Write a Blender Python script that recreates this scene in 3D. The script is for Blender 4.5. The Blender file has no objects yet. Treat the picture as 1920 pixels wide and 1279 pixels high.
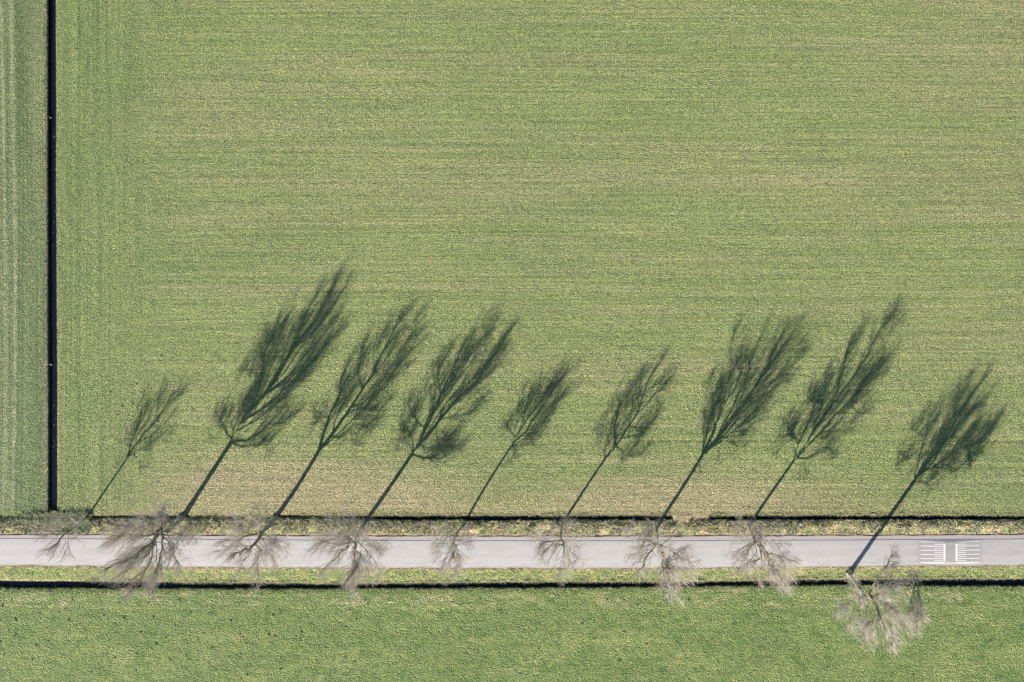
import bpy, math, random
import numpy as np
from mathutils import Vector

rng = np.random.default_rng(7)
random.seed(7)
scene = bpy.context.scene
col = scene.collection

# ------------------------------------------------------------------ frame
SC = 11.4                      # photo pixels per metre on the ground
HC = 135.0                     # camera height
NAD = (1122.0, 235.0)          # photo pixel straight below the camera
SUN_EL = math.atan(0.40)
AZ = math.radians(34.0)        # shadows fall this far clockwise from north
U = np.array([math.sin(AZ), math.cos(AZ)])      # shadow direction on the ground
LAT = np.array([U[1], -U[0]])
TAN = math.tan(SUN_EL)


def X(px): return (np.asarray(px, float) - 960.0) / SC
def Y(py): return (639.5 - np.asarray(py, float)) / SC


# ------------------------------------------------------------------ camera
cam = bpy.data.cameras.new('camera')
cam.sensor_width = 36.0
cam.lens = 36.0 * HC / (1920.0 / SC)
cam.shift_x = (960.0 - NAD[0]) / 1920.0
cam.shift_y = (NAD[1] - 639.5) / 1920.0
cam.clip_start = 1.0
cam.clip_end = 3000.0
co = bpy.data.objects.new('camera', cam)
co.location = (float(X(NAD[0])), float(Y(NAD[1])), HC)
col.objects.link(co)
scene.camera = co

# ------------------------------------------------------------------ light
w = bpy.data.worlds.new('World')
scene.world = w
w.use_nodes = True
wn = w.node_tree
sky = wn.nodes.new('ShaderNodeTexSky')
sky.sky_type = 'NISHITA'
sky.sun_disc = False
sky.sun_elevation = SUN_EL
sky.sun_rotation = math.pi + AZ
sky.air_density = 1.0
sky.dust_density = 0.2
sky.ozone_density = 2.5
bg = wn.nodes['Background']
wn.links.new(sky.outputs[0], bg.inputs[0])
bg.inputs[1].default_value = 0.054
sl = bpy.data.lights.new('sun', 'SUN')
sl.energy = 5.0
sl.angle = math.radians(0.53)
sl.color = (1.0, 0.92, 0.81)
so = bpy.data.objects.new('sun', sl)
d = Vector((U[0] * math.cos(SUN_EL), U[1] * math.cos(SUN_EL), -math.sin(SUN_EL)))
so.rotation_euler = d.to_track_quat('-Z', 'Y').to_euler()
so.location = (-60, -90, 80)
col.objects.link(so)
scene.view_settings.view_transform = 'Standard'
scene.view_settings.look = 'None'
scene.view_settings.gamma = 1.0
scene.view_settings.use_curve_mapping = False
scene.view_settings.exposure = 1.98

# ------------------------------------------------------------------ helpers


def tag(o, label=None, cat=None, group=None, kind=None):
    if label: o['label'] = label
    if cat: o['category'] = cat
    if group: o['group'] = group
    if kind: o['kind'] = kind
    return o


def mesh_np(name, verts, quads, mat, parent=None, smooth=False, cols=None):
    """verts (N,3), quads (M,4) or (M,3)"""
    me = bpy.data.meshes.new(name)
    verts = np.ascontiguousarray(verts, dtype=np.float32)
    quads = np.ascontiguousarray(quads, dtype=np.int32)
    k = quads.shape[1]
    me.vertices.add(len(verts))
    me.vertices.foreach_set('co', verts.ravel())
    me.loops.add(quads.size)
    me.loops.foreach_set('vertex_index', quads.ravel())
    me.polygons.add(len(quads))
    me.polygons.foreach_set('loop_start', np.arange(0, quads.size, k, dtype=np.int32))
    me.polygons.foreach_set('loop_total', np.full(len(quads), k, dtype=np.int32))
    if smooth:
        me.polygons.foreach_set('use_smooth', np.ones(len(quads), dtype=bool))
    if cols is not None:
        a = me.color_attributes.new('tone', 'FLOAT_COLOR', 'POINT')
        c4 = np.ones((len(verts), 4), np.float32)
        c4[:, :cols.shape[1]] = cols
        a.data.foreach_set('color', c4.ravel())
    me.update(calc_edges=True)
    me.materials.append(mat)
    o = bpy.data.objects.new(name, me)
    col.objects.link(o)
    if parent is not None:
        o.parent = parent
    return o


def lattice(ix, iy, seed):
    h = (ix.astype(np.int64) * 374761393 + iy.astype(np.int64) * 668265263 + seed * 974711) & 0xffffffff
    h = ((h ^ (h >> 13)) * 1274126177) & 0xffffffff
    h = h ^ (h >> 16)
    return (h & 0xffff) / 65535.0


def vnoise(x, y, seed=0):
    x0 = np.floor(x); y0 = np.floor(y)
    fx = x - x0; fy = y - y0
    fx = fx * fx * (3 - 2 * fx); fy = fy * fy * (3 - 2 * fy)
    a = lattice(x0, y0, seed); b = lattice(x0 + 1, y0, seed)
    c = lattice(x0, y0 + 1, seed); d_ = lattice(x0 + 1, y0 + 1, seed)
    return (a + (b - a) * fx) * (1 - fy) + (c + (d_ - c) * fx) * fy


def fbm(x, y, seed=0, octaves=3):
    s = 0.0; amp = 0.5; tot = 0
    for i in range(octaves):
        s = s + amp * vnoise(x * 2 ** i + 17.3 * i, y * 2 ** i - 9.1 * i, seed + i)
        tot += amp; amp *= 0.5
    return s / tot


def sstep(a, b, x):
    t = np.clip((x - a) / (b - a), 0, 1)
    return t * t * (3 - 2 * t)


def new_mat(name):
    m = bpy.data.materials.new(name)
    m.use_nodes = True
    nt = m.node_tree
    b = nt.nodes['Principled BSDF']
    return m, nt, b


def N(nt, kind, **kw):
    n = nt.nodes.new(kind)
    for k, v in kw.items():
        setattr(n, k, v)
    return n


def pos(nt, scale=(1, 1, 1), rot=(0, 0, 0)):
    g = N(nt, 'ShaderNodeNewGeometry')
    mp = N(nt, 'ShaderNodeMapping')
    mp.inputs['Scale'].default_value = scale
    mp.inputs['Rotation'].default_value = rot
    nt.links.new(g.outputs['Position'], mp.inputs['Vector'])
    return mp.outputs[0]


def noise(nt, vec, scale, detail=2.0, rough=0.5):
    n = N(nt, 'ShaderNodeTexNoise')
    n.inputs['Scale'].default_value = scale
    n.inputs['Detail'].default_value = detail
    n.inputs['Roughness'].default_value = rough
    nt.links.new(vec, n.inputs['Vector'])
    return n.outputs['Fac']


def ramp(nt, fac, stops):
    r = N(nt, 'ShaderNodeValToRGB')
    el = r.color_ramp.elements
    el[0].position, el[0].color = stops[0][0], (*stops[0][1], 1)
    el[1].position, el[1].color = stops[1][0], (*stops[1][1], 1)
    for p, c in stops[2:]:
        e = el.new(p); e.color = (*c, 1)
    nt.links.new(fac, r.inputs[0])
    return r.outputs[0]


def mix(nt, a, b, fac, mode='MIX'):
    m = N(nt, 'ShaderNodeMix', data_type='RGBA', blend_type=mode)
    for s, v in ((0, fac), (6, a), (7, b)):
        if isinstance(v, bpy.types.NodeSocket):
            nt.links.new(v, m.inputs[s])
        elif isinstance(v, (int, float)):
            m.inputs[s].default_value = v
        else:
            m.inputs[s].default_value = (*v, 1)
    return m.outputs[2]


def grass_mat(name, bump1, bump2, f1=3.2, jitter=1.0, rows_amt=0.0):
    m, nt, b = new_mat(name)
    at = N(nt, 'ShaderNodeAttribute', attribute_name='tone')
    p = pos(nt)
    n1 = noise(nt, p, 5.5, 3.0, 0.7)
    lo, hi = 1 - 0.38 * jitter, 1 + 0.38 * jitter
    v1 = ramp(nt, n1, [(0.3, (lo * 0.92, lo, lo * 0.98)), (0.7, (hi * 1.06, hi, hi * 0.92))])
    # single tussocks, each with its own shade of green or straw
    vo = N(nt, 'ShaderNodeTexVoronoi', feature='F1')
    vo.inputs['Scale'].default_value = 8.0
    dist = N(nt, 'ShaderNodeVectorMath', operation='ADD')
    nz = N(nt, 'ShaderNodeTexNoise'); nz.inputs['Scale'].default_value = 6.0
    nt.links.new(p, nz.inputs['Vector'])
    sc_ = N(nt, 'ShaderNodeVectorMath', operation='SCALE'); sc_.inputs['Scale'].default_value = 0.12
    nt.links.new(nz.outputs['Color'], sc_.inputs[0])
    nt.links.new(p, dist.inputs[0]); nt.links.new(sc_.outputs[0], dist.inputs[1])
    nt.links.new(dist.outputs[0], vo.inputs['Vector'])
    sp = N(nt, 'ShaderNodeSeparateColor')
    nt.links.new(vo.outputs['Color'], sp.inputs[0])
    v2 = ramp(nt, sp.outputs[0], [(0.0, (0.40, 0.52, 0.54)), (0.3, (0.86, 0.91, 0.9)), (0.7, (1.13, 1.12, 1.06)), (1.0, (1.62, 1.46, 1.42))])
    c = mix(nt, at.outputs['Color'], v1, 1.0, 'MULTIPLY')
    c = mix(nt, c, v2, 1.0, 'MULTIPLY')
    # drill rows: east-west in the body of the field, north-south on headland and side field
    rx = noise(nt, pos(nt, (0.032, 2.4, 1)), 1.0, 3.0, 0.62)
    ry = noise(nt, pos(nt, (2.2, 0.032, 1)), 1.0, 3.0, 0.62)
    mr = N(nt, 'ShaderNodeMix', data_type='FLOAT')
    nt.links.new(at.outputs['Alpha'], mr.inputs[0])
    nt.links.new(rx, mr.inputs[2]); nt.links.new(ry, mr.inputs[3])
    if rows_amt:
        a = rows_amt
        rv = ramp(nt, mr.outputs[0], [(0.32, (1 - a, 1 - 0.8 * a, 1 - 0.8 * a)), (0.5, (1, 1, 1)), (0.68, (1 + 1.25 * a, 1 + 0.9 * a, 1 + 1.1 * a))])
        c = mix(nt, c, rv, 1.0, 'MULTIPLY')
    nt.links.new(c, b.inputs['Base Color'])
    b.inputs['Roughness'].default_value = 0.9
    b.inputs['Specular IOR Level'].default_value = 0.15
    h1 = noise(nt, p, f1, 3.0, 0.6)
    vb = N(nt, 'ShaderNodeTexVoronoi', feature='F1')
    vb.inputs['Scale'].default_value = f1 * 1.25
    nt.links.new(dist.outputs[0], vb.inputs['Vector'])
    bp = N(nt, 'ShaderNodeBump')
    bp.inputs['Strength'].default_value = 1.0
    bp.inputs['Distance'].default_value = bump1
    hs = N(nt, 'ShaderNodeMath', operation='MULTIPLY_ADD')
    nt.links.new(mr.outputs[0], hs.inputs[0]); hs.inputs[1].default_value = 3.5 * rows_amt if rows_amt > 0.1 else 0.0
    nt.links.new(h1, hs.inputs[2])
    nt.links.new(hs.outputs[0], bp.inputs['Height'])
    bp2 = N(nt, 'ShaderNodeBump', invert=True)
    bp2.inputs['Strength'].default_value = 1.0
    bp2.inputs['Distance'].default_value = bump2
    nt.links.new(vb.outputs['Distance'], bp2.inputs['Height'])
    nt.links.new(bp.outputs[0], bp2.inputs['Normal'])
    nt.links.new(bp2.outputs[0], b.inputs['Normal'])
    return m


# ------------------------------------------------------------------ materials
M_FIELD = grass_mat('field_grass', 0.28, 0.20, 4.8, 1.4, 0.19)
M_SOUTH = grass_mat('lower_field_grass', 0.22, 0.16, 3.8, 1.6, 0.09)
M_VERGE = grass_mat('verge_grass', 0.18, 0.10, 4.2, 0.8)
M_BANK = grass_mat('ditch_bank', 0.15, 0.05, 3.0, 0.8)


def asphalt_mat():
    m, nt, b = new_mat('asphalt')
    at = N(nt, 'ShaderNodeAttribute', attribute_name='tone')
    n1 = noise(nt, pos(nt, (0.25, 2.2, 1)), 1.0, 4.0, 0.6)
    n2 = noise(nt, pos(nt), 9.0, 3.0, 0.7)
    v1 = ramp(nt, n1, [(0.3, (0.93, 0.93, 0.94)), (0.7, (1.06, 1.055, 1.05))])
    v2 = ramp(nt, n2, [(0.3, (0.9, 0.9, 0.9)), (0.7, (1.1, 1.1, 1.1))])
    c = mix(nt, at.outputs['Color'], v1, 1.0, 'MULTIPLY')
    c = mix(nt, c, v2, 1.0, 'MULTIPLY')
    nt.links.new(c, b.inputs['Base Color'])
    b.inputs['Roughness'].default_value = 0.85
    b.inputs['Specular IOR Level'].default_value = 0.25
    h = noise(nt, pos(nt), 30.0, 2.0, 0.6)
    bp = N(nt, 'ShaderNodeBump')
    bp.inputs['Distance'].default_value = 0.006
    nt.links.new(h, bp.inputs['Height'])
    nt.links.new(bp.outputs[0], b.inputs['Normal'])
    return m


M_ROAD = asphalt_mat()


def paint_mat():
    m, nt, b = new_mat('white_road_paint')
    n = noise(nt, pos(nt), 6.0, 4.0, 0.7)
    nt.links.new(ramp(nt, n, [(0.3, (0.33, 0.32, 0.31)), (0.5, (0.42, 0.415, 0.41))]), b.inputs['Base Color'])
    b.inputs['Roughness'].default_value = 0.7
    return m


M_PAINT = paint_mat()


def water_mat():
    m, nt, b = new_mat('ditch_water')
    b.inputs['Base Color'].default_value = (0.003, 0.006, 0.010, 1)
    b.inputs['Roughness'].default_value = 0.08
    b.inputs['IOR'].default_value = 1.33
    b.inputs['Specular IOR Level'].default_value = 0.38
    h = noise(nt, pos(nt), 5.0, 2.0, 0.5)
    bp = N(nt, 'ShaderNodeBump')
    bp.inputs['Distance'].default_value = 0.004
    nt.links.new(h, bp.inputs['Height'])
    nt.links.new(bp.outputs[0], b.inputs['Normal'])
    return m


M_WATER = water_mat()


def bark_mat(name, a, b_, lichen, amt):
    m, nt, b = new_mat(name)
    p = pos(nt, (1, 1, 0.5))
    n = noise(nt, p, 9.0, 4.0, 0.65)
    c = ramp(nt, n, [(0.3, a), (0.7, b_)])
    n2 = noise(nt, pos(nt), 1.7, 3.0, 0.6)
    f = ramp(nt, n2, [(0.45, (0, 0, 0)), (0.62, (amt, amt, amt))])
    c = mix(nt, c, lichen, f)
    nt.links.new(c, b.inputs['Base Color'])
    b.inputs['Roughness'].default_value = 0.9
    b.inputs['Specular IOR Level'].default_value = 0.2
    bp = N(nt, 'ShaderNodeBump')
    bp.inputs['Distance'].default_value = 0.03
    nt.links.new(n, bp.inputs['Height'])
    nt.links.new(bp.outputs[0], b.inputs['Normal'])
    return m


M_BARK = bark_mat('trunk_bark', (0.12, 0.11, 0.095), (0.23, 0.21, 0.18), (0.30, 0.30, 0.16), 0.6)
M_LIMB = bark_mat('limb_bark', (0.105, 0.095, 0.072), (0.20, 0.182, 0.14), (0.33, 0.315, 0.15), 0.55)
M_TWIG = bark_mat('twig_bark', (0.36, 0.312, 0.275), (0.49, 0.43, 0.39), (0.45, 0.42, 0.29), 0.3)


def simple_mat(name, a, b_, sc=8.0, rough=0.9):
    m, nt, b = new_mat(name)
    n = noise(nt, pos(nt), sc, 3.0, 0.6)
    nt.links.new(ramp(nt, n, [(0.3, a), (0.7, b_)]), b.inputs['Base Color'])
    b.inputs['Roughness'].default_value = rough
    return m


M_CLOD = simple_mat('dark_soil', (0.030, 0.022, 0.028), (0.065, 0.05, 0.055))
M_LEAF = simple_mat('pale_dead_leaf', (0.10, 0.08, 0.06), (0.20, 0.16, 0.12))
M_PIPE = simple_mat('drain_plastic', (0.12, 0.13, 0.10), (0.19, 0.20, 0.15), 4.0, 0.6)

# ------------------------------------------------------------------ ground lines, in photo pixels


def line(*pts):
    xs = [p[0] for p in pts]; ys = [p[1] for p in pts]
    return lambda x: np.interp(x, xs, ys)


ND_T = line((0, 966.5), (160, 967.5), (350, 967), (520, 966.5), (960, 967), (1260, 966.5), (1600, 966.5), (1920, 966.5))
ND_B = line((0, 973), (160, 973.5), (400, 973.5), (540, 973), (700, 977), (960, 978), (1260, 977.5), (1330, 977), (1600, 977), (1920, 976.5))
RD_N = line((0, 1003), (400, 1004.5), (960, 1006), (1300, 1005.5), (1600, 1004.5), (1920, 1002.5))
RD_J = line((0, 1009), (300, 1010.5), (600, 1012.5), (960, 1013.6), (1300, 1013.5), (1600, 1012), (1920, 1010))
RD_S = line((0, 1058.5), (190, 1060.5), (360, 1062.5), (840, 1064), (1200, 1064.5), (1560, 1061.5), (1740, 1059.8), (1920, 1058.8))
SD_T = line((0, 1089.5), (240, 1091), (310, 1091.2), (350, 1093), (480, 1093.2), (600, 1095), (720, 1094), (960, 1092), (1200, 1091.2), (1320, 1091), (1440, 1088), (1480, 1086.6), (1600, 1087), (1760, 1085.5), (1920, 1086))
SD_B = line((0, 1105), (480, 1106.5), (720, 1105.5), (960, 1105), (1200, 1103), (1560, 1100), (1920, 1101.5))
DITCH_N = line((155, 0.0), (172, 0.20), (300, 0.14), (390, 0.12), (402, 0.0), (508, 0.0), (520, 0.28), (690, 0.36), (740, 1.0), (1248, 1.0), (1264, 0.0), (1330, 0.0), (1338, 1.0), (3000, 1.0))
LW, LE = 88.0, 105.4            # lips of the western ditch


def west_shift(py):
    return np.interp(py, [-60, 0, 360, 720, 960], [-0.6, -0.5, 0.0, 1.8, 1.8])


def ragged(f, s, a, b):
    return lambda x: f(x) + a * (fbm(np.asarray(x, float) / 16.0, np.asarray(x, float) * 0, s, 3) - 0.5) + b * (vnoise(np.asarray(x, float) / 5.0, np.asarray(x, float) * 0, s + 9) - 0.5)


ND_T = ragged(ND_T, 301, 0.8, 0.6)
ND_B = ragged(ND_B, 302, 3.0, 1.6)
SD_T = ragged(SD_T, 303, 1.6, 0.8)
SD_B = ragged(SD_B, 304, 3.0, 2.0)
# columns
STEP = 2.9
cfine = [np.arange(-60, 78, STEP), np.arange(78, 88, 1.1), np.linspace(88, 105.4, 14), np.arange(106.4, 116, 1.2), np.arange(117, 1982, STEP)]
ext = np.array([20, 60, 140, 300, 600, 1200, 2400, 5000.0])
cols_px = np.concatenate([-60 - ext[::-1]] + cfine + [1982 + ext])
NC = len(cols_px)
iW = int(np.argmin(abs(cols_px - LW))); iE = int(np.argmin(abs(cols_px - LE)))

# rows: (kind, array over columns)
rows = []


def add_rows(kind, fa, fb, n, last=False):
    ts = np.linspace(0, 1, n, endpoint=False)
    for t in ts:
        a = fa(cols_px) if callable(fa) else np.full(NC, float(fa))
        b = fb(cols_px) if callable(fb) else np.full(NC, float(fb))
        rows.append((kind, t, a + (b - a) * t))


for e in ext[::-1]:
    rows.append(('field_n', 0.0, np.full(NC, -60.0 - e)))
add_rows('field_n', -60, 956, int(1016 / STEP))
add_rows('field_e', 956, ND_T, 6)
add_rows('ditch_n', ND_T, ND_B, 10)
add_rows('verge_n', ND_B, RD_N, 15)
add_rows('under', RD_N, RD_S, 6)
add_rows('verge_s', RD_S, SD_T, 15)
add_rows('ditch_s', SD_T, SD_B, 13)
add_rows('field_s', SD_B, 1114, 5)
add_rows('field_s', 1114, 1340, int(226 / STEP))
for e in [0, *ext]:
    rows.append(('field_s', 1.0, np.full(NC, 1340.0 + e)))
NR = len(rows)
PY = np.stack([r[2] for r in rows])            # (NR,NC) photo y
PX = np.tile(cols_px, (NR, 1))
kinds = np.array([r[0] for r in rows])
T = np.array([r[1] for r in rows])[:, None] * np.ones((1, NC))
wgt = np.clip(np.minimum((PX - 5) / 60, (320 - PX) / 190), 0, 1)
PX = PX + west_shift(np.clip(PY, -60, 960)) * wgt
PX = PX + 1.6 * (fbm(PY / 14.0, PX * 0, 305, 3) - 0.5) * np.exp(-((PX - LW) / 6.0) ** 2) + 0.5 * (fbm(PY / 9.0, PX * 0, 306, 2) - 0.5) * np.exp(-((PX - LE) / 3.0) ** 2)
GX, GY = X(PX), Y(PY)
kk = kinds[:, None] * np.ones((1, NC), dtype=int) if False else np.repeat(kinds[:, None], NC, axis=1)

inframe = (PX > -62) & (PX < 1985) & (PY > -62) & (PY < 1342)

# heights -----------------------------------------------------------------
Z = np.zeros((NR, NC))
rough = np.where(np.isin(kk, ['verge_n', 'verge_s']), 1.7, np.where(kk == 'field_s', 1.35, np.where(kk == 'under', 0, 1.0)))
Z += rough * (0.07 * (fbm(GX / 0.9, GY / 0.9, 3, 3) - 0.5) + 0.045 * (vnoise(GX / 0.42, GY / 0.42, 9) - 0.5))
Z += 0.10 * (fbm(GX / 14, GY / 14, 21, 2) - 0.5) * np.isin(kk, ['field_n', 'field_s'])
# shallow wheel and mowing ridges along the big field
Z *= inframe


def ditch_profile(t, wall, bot):
    """depth share across a ditch: near vertical wall on one side, sloped bank on the other"""
    return np.where(t < wall, t / wall, np.where(t < bot, 1.0, 1 - np.clip((t - bot) / (1 - bot), 0, 1) ** 2.2))


mN = kk == 'ditch_n'
Z = np.where(mN, Z - 0.82 * DITCH_N(PX) * ditch_profile(T, 0.08, 0.78) * (1 + 0.15 * (vnoise(GX / 1.2, GY, 5) - 0.5)), Z)
mS = kk == 'ditch_s'
Z = np.where(mS, Z - 0.92 * ditch_profile(T, 0.06, 0.6), Z)
# western ditch, runs north to south and stops short of the road
cx = cols_px[None, :] * np.ones((NR, 1))
tw = (LE - cx) / (LE - LW)
lw_on = 1 - sstep(957, 963, PY)
inW = (cx >= LW) & (cx <= LE) & np.isin(kk, ['field_n', 'field_e', 'ditch_n'])
Z = np.where(inW, Z - 1.15 * lw_on * ditch_profile(np.clip(tw, 0, 1), 0.06, 0.84), Z)
Z = np.where(kk == 'under', -0.10, Z)
# verges sink a little towards the road edge
nearN = np.where(kk == 'verge_n', sstep(0.8, 1.0, T), 0) + np.where(kk == 'verge_s', 1 - sstep(0.0, 0.16, T), 0)
Z -= 0.02 * nearN
# crest of trodden bank in front of the southern ditch and the rough berm beside the northern one
Z += np.where(kk == 'verge_n', 0.16 * np.sin(np.pi * np.clip(T / 0.75, 0, 1)) * (0.5 + fbm(GX / 2.5, GY / 0.8, 31, 2)), 0) * inframe
# furrow lines along the field
fur = np.zeros_like(Z)
for (y0, x0, x1, dep) in [(826, 1160, 1990, 0.08), (651, 1250, 1900, 0.05), (690, 1180, 1700, 0.04), (906, 1560, 1990, 0.05), (877, 1720, 1990, 0.05),
                          (676, 620, 980, 0.04), (456, 960, 1560, 0.05), (318, 960, 1500, 0.05), (298, 1040, 1700, 0.03), (376, 820, 1980, 0.03), (465, 1300, 1980, 0.03), (556, 1200, 1900, 0.04)]:
    yy = y0 + 3.0 * (fbm(GX / 30, GY * 0, 50 + int(y0), 2) - 0.5)
    msk = sstep(x0, x0 + 60, PX) * (1 - sstep(x1 - 80, x1, PX))
    fur += dep * msk * np.exp(-((PY - yy) / 1.9) ** 2) * (0.4 + 1.2 * vnoise(GX / 2.2, GY * 0, int(y0)))
Z -= fur * np.isin(kk, ['field_n', 'field_e'])

# colours -----------------------------------------------------------------
G_FIELD = np.array([0.152, 0.188, 0.078])
G_LUSH = np.array([0.108, 0.150, 0.058])
G_WEST = np.array([0.112, 0.144, 0.070])
G_SOUTH = np.array([0.100, 0.136, 0.050])
STRAW = np.array([0.252, 0.218, 0.146])
SOIL = np.array([0.205, 0.150, 0.120])
TAN_V = np.array([0.235, 0.185, 0.115])


def lerp(a, b, t):
    return a + (b - a) * t[..., None]


C = np.tile(G_FIELD, (NR, NC, 1))
# broad tone
big = fbm(GX / 22, GY / 16, 61, 3)
lush = np.clip(0.55 - 0.5 * sstep(110, 420, PX) + 0.9 * (big - 0.5), 0, 1)
lush = np.clip(lush + 0.35 * sstep(780, 880, PY) * sstep(1500, 1800, PX), 0, 1)
C = lerp(C, G_LUSH, lush)
# streaks: east-west over the body of the field (bending in the far corner), north-south along its western headland
bend = 0.00006 * np.clip(PX - 900, 0, None) ** 2 * sstep(420, 60, PY) / SC
gy = GY + bend
st = 0.45 * vnoise(GX / 30, gy / 0.7, 71) + 0.55 * vnoise(GX / 17, gy / 0.3, 72)
st2 = fbm(GX / 40, gy / 2.6, 73, 2)
vs = 0.5 * vnoise(GX / 0.7, GY / 24, 74) + 0.5 * vnoise(GX / 0.33, GY / 12, 75)
hd = 1 - sstep(200, 360, PX + 60 * (fbm(GX / 9, GY / 9, 76, 2) - 0.5))
streak = st * (1 - hd) + vs * hd
dry = np.clip((streak - 0.50) * 1.9, 0, 1) * 0.55 * (1 - 0.75 * hd) + np.clip(st2 - 0.5, 0, 1) * 0.55 * (1 - hd) + 0.05
grn = np.clip((0.46 - streak) * 1.7, 0, 1)
C = lerp(C, G_LUSH, grn * 0.7)


def blob(cx_, cy_, rx, ry, p=1.0):
    d2 = ((PX - cx_) / rx) ** 2 + ((PY - cy_) / ry) ** 2
    return np.exp(-d2 * p)


worn = (0.75 * blob(420, 905, 140, 44) + 0.8 * blob(590, 915, 180, 48) + 0.5 * blob(760, 925, 150, 40) + 0.7 * blob(1230, 925, 150, 34)
        + 0.65 * blob(1130, 935, 120, 22) + 0.6 * blob(1390, 930, 190, 34) + 0.5 * blob(600, 945, 420, 22) + 0.4 * blob(1250, 955, 330, 12)
        + 0.18 * blob(420, 235, 240, 30) + 0.12 * blob(1000, 320, 560, 60) + 0.2 * blob(1880, 60, 200, 100) + 0.25 * blob(1720, 330, 380, 40))
worn = worn * (0.42 + 0.5 * fbm(GX / 3.5, GY / 0.8, 81, 3) + 0.55 * vnoise(GX / 0.5, GY / 0.4, 82))
dry = np.clip(dry + worn, 0, 1)
C = lerp(C, STRAW, dry * 0.75)
edge = np.exp(-np.abs(PY - ND_T(PX)) / 5.0) * np.isin(kk, ['field_e', 'field_n'])
C = lerp(C, TAN_V * 1.05, np.clip(edge * 0.8, 0, 1) * sstep(150, 180, PX))  # dry tan along the northern ditch, with its bright sunlit lip painted in
lip = np.exp(-np.clip(cx - LE, 0, None) / 2.2) * np.isin(kk, ['field_n', 'field_e']) * (cx >= LE)
C = lerp(C, TAN_V * np.array([1, 1.0, 0.8]), lip * 0.75)  # east lip of the western ditch: soil tan, coloured as if sunlit

for x0, am in ((128, .35), (146, .6), (151, .35), (186, .45), (193, .4), (232, .3), (262, .3)):
    xl = x0 + 3 * np.sin(PY / 170.0 + x0)
    C = lerp(C, G_LUSH * 0.78, np.exp(-((PX - xl) / 1.7) ** 2) * am * (0.35 + 0.9 * vnoise(GX * 0, GY / 3.0, 400 + x0)) * np.isin(kk, ['field_n']))
# western field: cooler, striped north to south, two pale tramlines
cw = np.tile(G_WEST, (NR, NC, 1))
s_w = 0.6 * vnoise(GX / 0.55, GY / 40, 91) + 0.4 * vnoise(GX / 0.28, GY / 15, 92)
cw = lerp(cw, np.array([0.070, 0.104, 0.044]), np.clip((0.5 - s_w) * 2.2, 0, 1))
cw = lerp(cw, np.array([0.150, 0.165, 0.095]), np.clip((s_w - 0.55) * 1.6, 0, 1))
for x0, wd, am in ((4, 2.6, 0.8), (22, 3.0, 0.85)):
    xl = x0 + 6 * np.sin((PY - 100) / 300.0)
    cw = lerp(cw, np.array([0.225, 0.235, 0.155]), np.exp(-((PX - xl) / wd) ** 2) * am * (0.5 + 0.7 * vnoise(GX, GY / 1.5, 93)))
for x0 in (33, 40):
    cw = lerp(cw, np.array([0.050, 0.085, 0.038]), np.exp(-((PX - x0 - 3 * np.sin(PY / 260.0)) / 1.6) ** 2) * 0.7)
wl = np.exp(-((cx - (LW - 3.2)) / 2.2) ** 2)
cw = lerp(cw, SOIL * 1.0, np.clip(wl * (0.35 + 0.75 * vnoise(GX * 2, GY / 0.8, 94)), 0, 0.9))
isw = (cx < LW) & np.isin(kk, ['field_n', 'field_e'])
C = np.where(isw[..., None], cw, C)

# southern field: greener, clumpy
cs = np.tile(G_SOUTH, (NR, NC, 1))
b2 = fbm(GX / 7, GY / 3.5, 101, 3)
cs = lerp(cs, np.array([0.142, 0.168, 0.066]), np.clip((b2 - 0.48) * 2.5, 0, 1))
cs = lerp(cs, np.array([0.062, 0.110, 0.032]), np.clip((0.48 - vnoise(GX / 1.3, GY / 0.9, 102)) * 1.6, 0, 1))
cs = lerp(cs, np.array([0.21, 0.21, 0.10]), np.exp(-((PY - 1139 - 2 * (vnoise(GX / 8, GY * 0, 103) - .5)) / 1.4) ** 2) * 0.45)
cs = lerp(cs, STRAW, np.clip((fbm(GX / 1.6, GY / 0.5, 104, 2) - 0.52) * 3, 0, 1) * 0.6 * (PY < 1135))
C = np.where((kk == 'field_s')[..., None], cs, C)

# verges
vn = np.tile(np.array([0.175, 0.175, 0.088]), (NR, NC, 1))
p1 = fbm(GX / 1.6, GY / 0.6, 111, 3)
vn = lerp(vn, TAN_V * 1.3, np.clip((p1 - 0.42) * 3.2, 0, 1) * (0.35 + 0.65 * sstep(300, 1100, PX)))
vn = lerp(vn, G_LUSH * 0.9, np.clip((0.45 - vnoise(GX / 0.8, GY / 0.5, 112)) * 2.2, 0, 1) * 0.8)
vn = lerp(vn, np.array([0.20, 0.165, 0.115]), sstep(0.72, 0.98, T))
C = np.where((kk == 'verge_n')[..., None], vn, C)
wv = (np.isin(kk, ['field_e', 'ditch_n'])) & (cx < 160) & ~((cx >= LW) & (cx <= LE) & (PY < 962))
vw = lerp(np.tile(G_LUSH * 1.05, (NR, NC, 1)), np.array([0.15, 0.16, 0.085]), np.clip((p1 - 0.45) * 3, 0, 1))
C = np.where((wv & (PY > 958))[..., None], vw, C)
vs_ = np.tile(np.array([0.160, 0.190, 0.075]), (NR, NC, 1))
q = fbm(GX / 2.6, GY / 0.5, 121, 3)
vs_ = lerp(vs_, np.array([0.25, 0.22, 0.115]), np.clip((q - 0.46) * 3.2 + 0.5 * (1 - sstep(0.1, 0.5, T)), 0, 1) * 0.85)
vs_ = lerp(vs_, np.array([0.19, 0.15, 0.115]), 1 - sstep(0.03, 0.20, T + 0.12 * (vnoise(GX / 0.7, GY * 0, 122) - .5)))
vs_ = lerp(vs_, np.array([0.42, 0.34, 0.18]), sstep(0.86, 0.98, T) * 0.85)  # sunlit crest above the southern ditch, painted as a pale band
C = np.where((kk == 'verge_s')[..., None], vs_, C)
C = np.where((kk == 'under')[..., None], np.array([0.15, 0.13, 0.11]), C)
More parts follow.
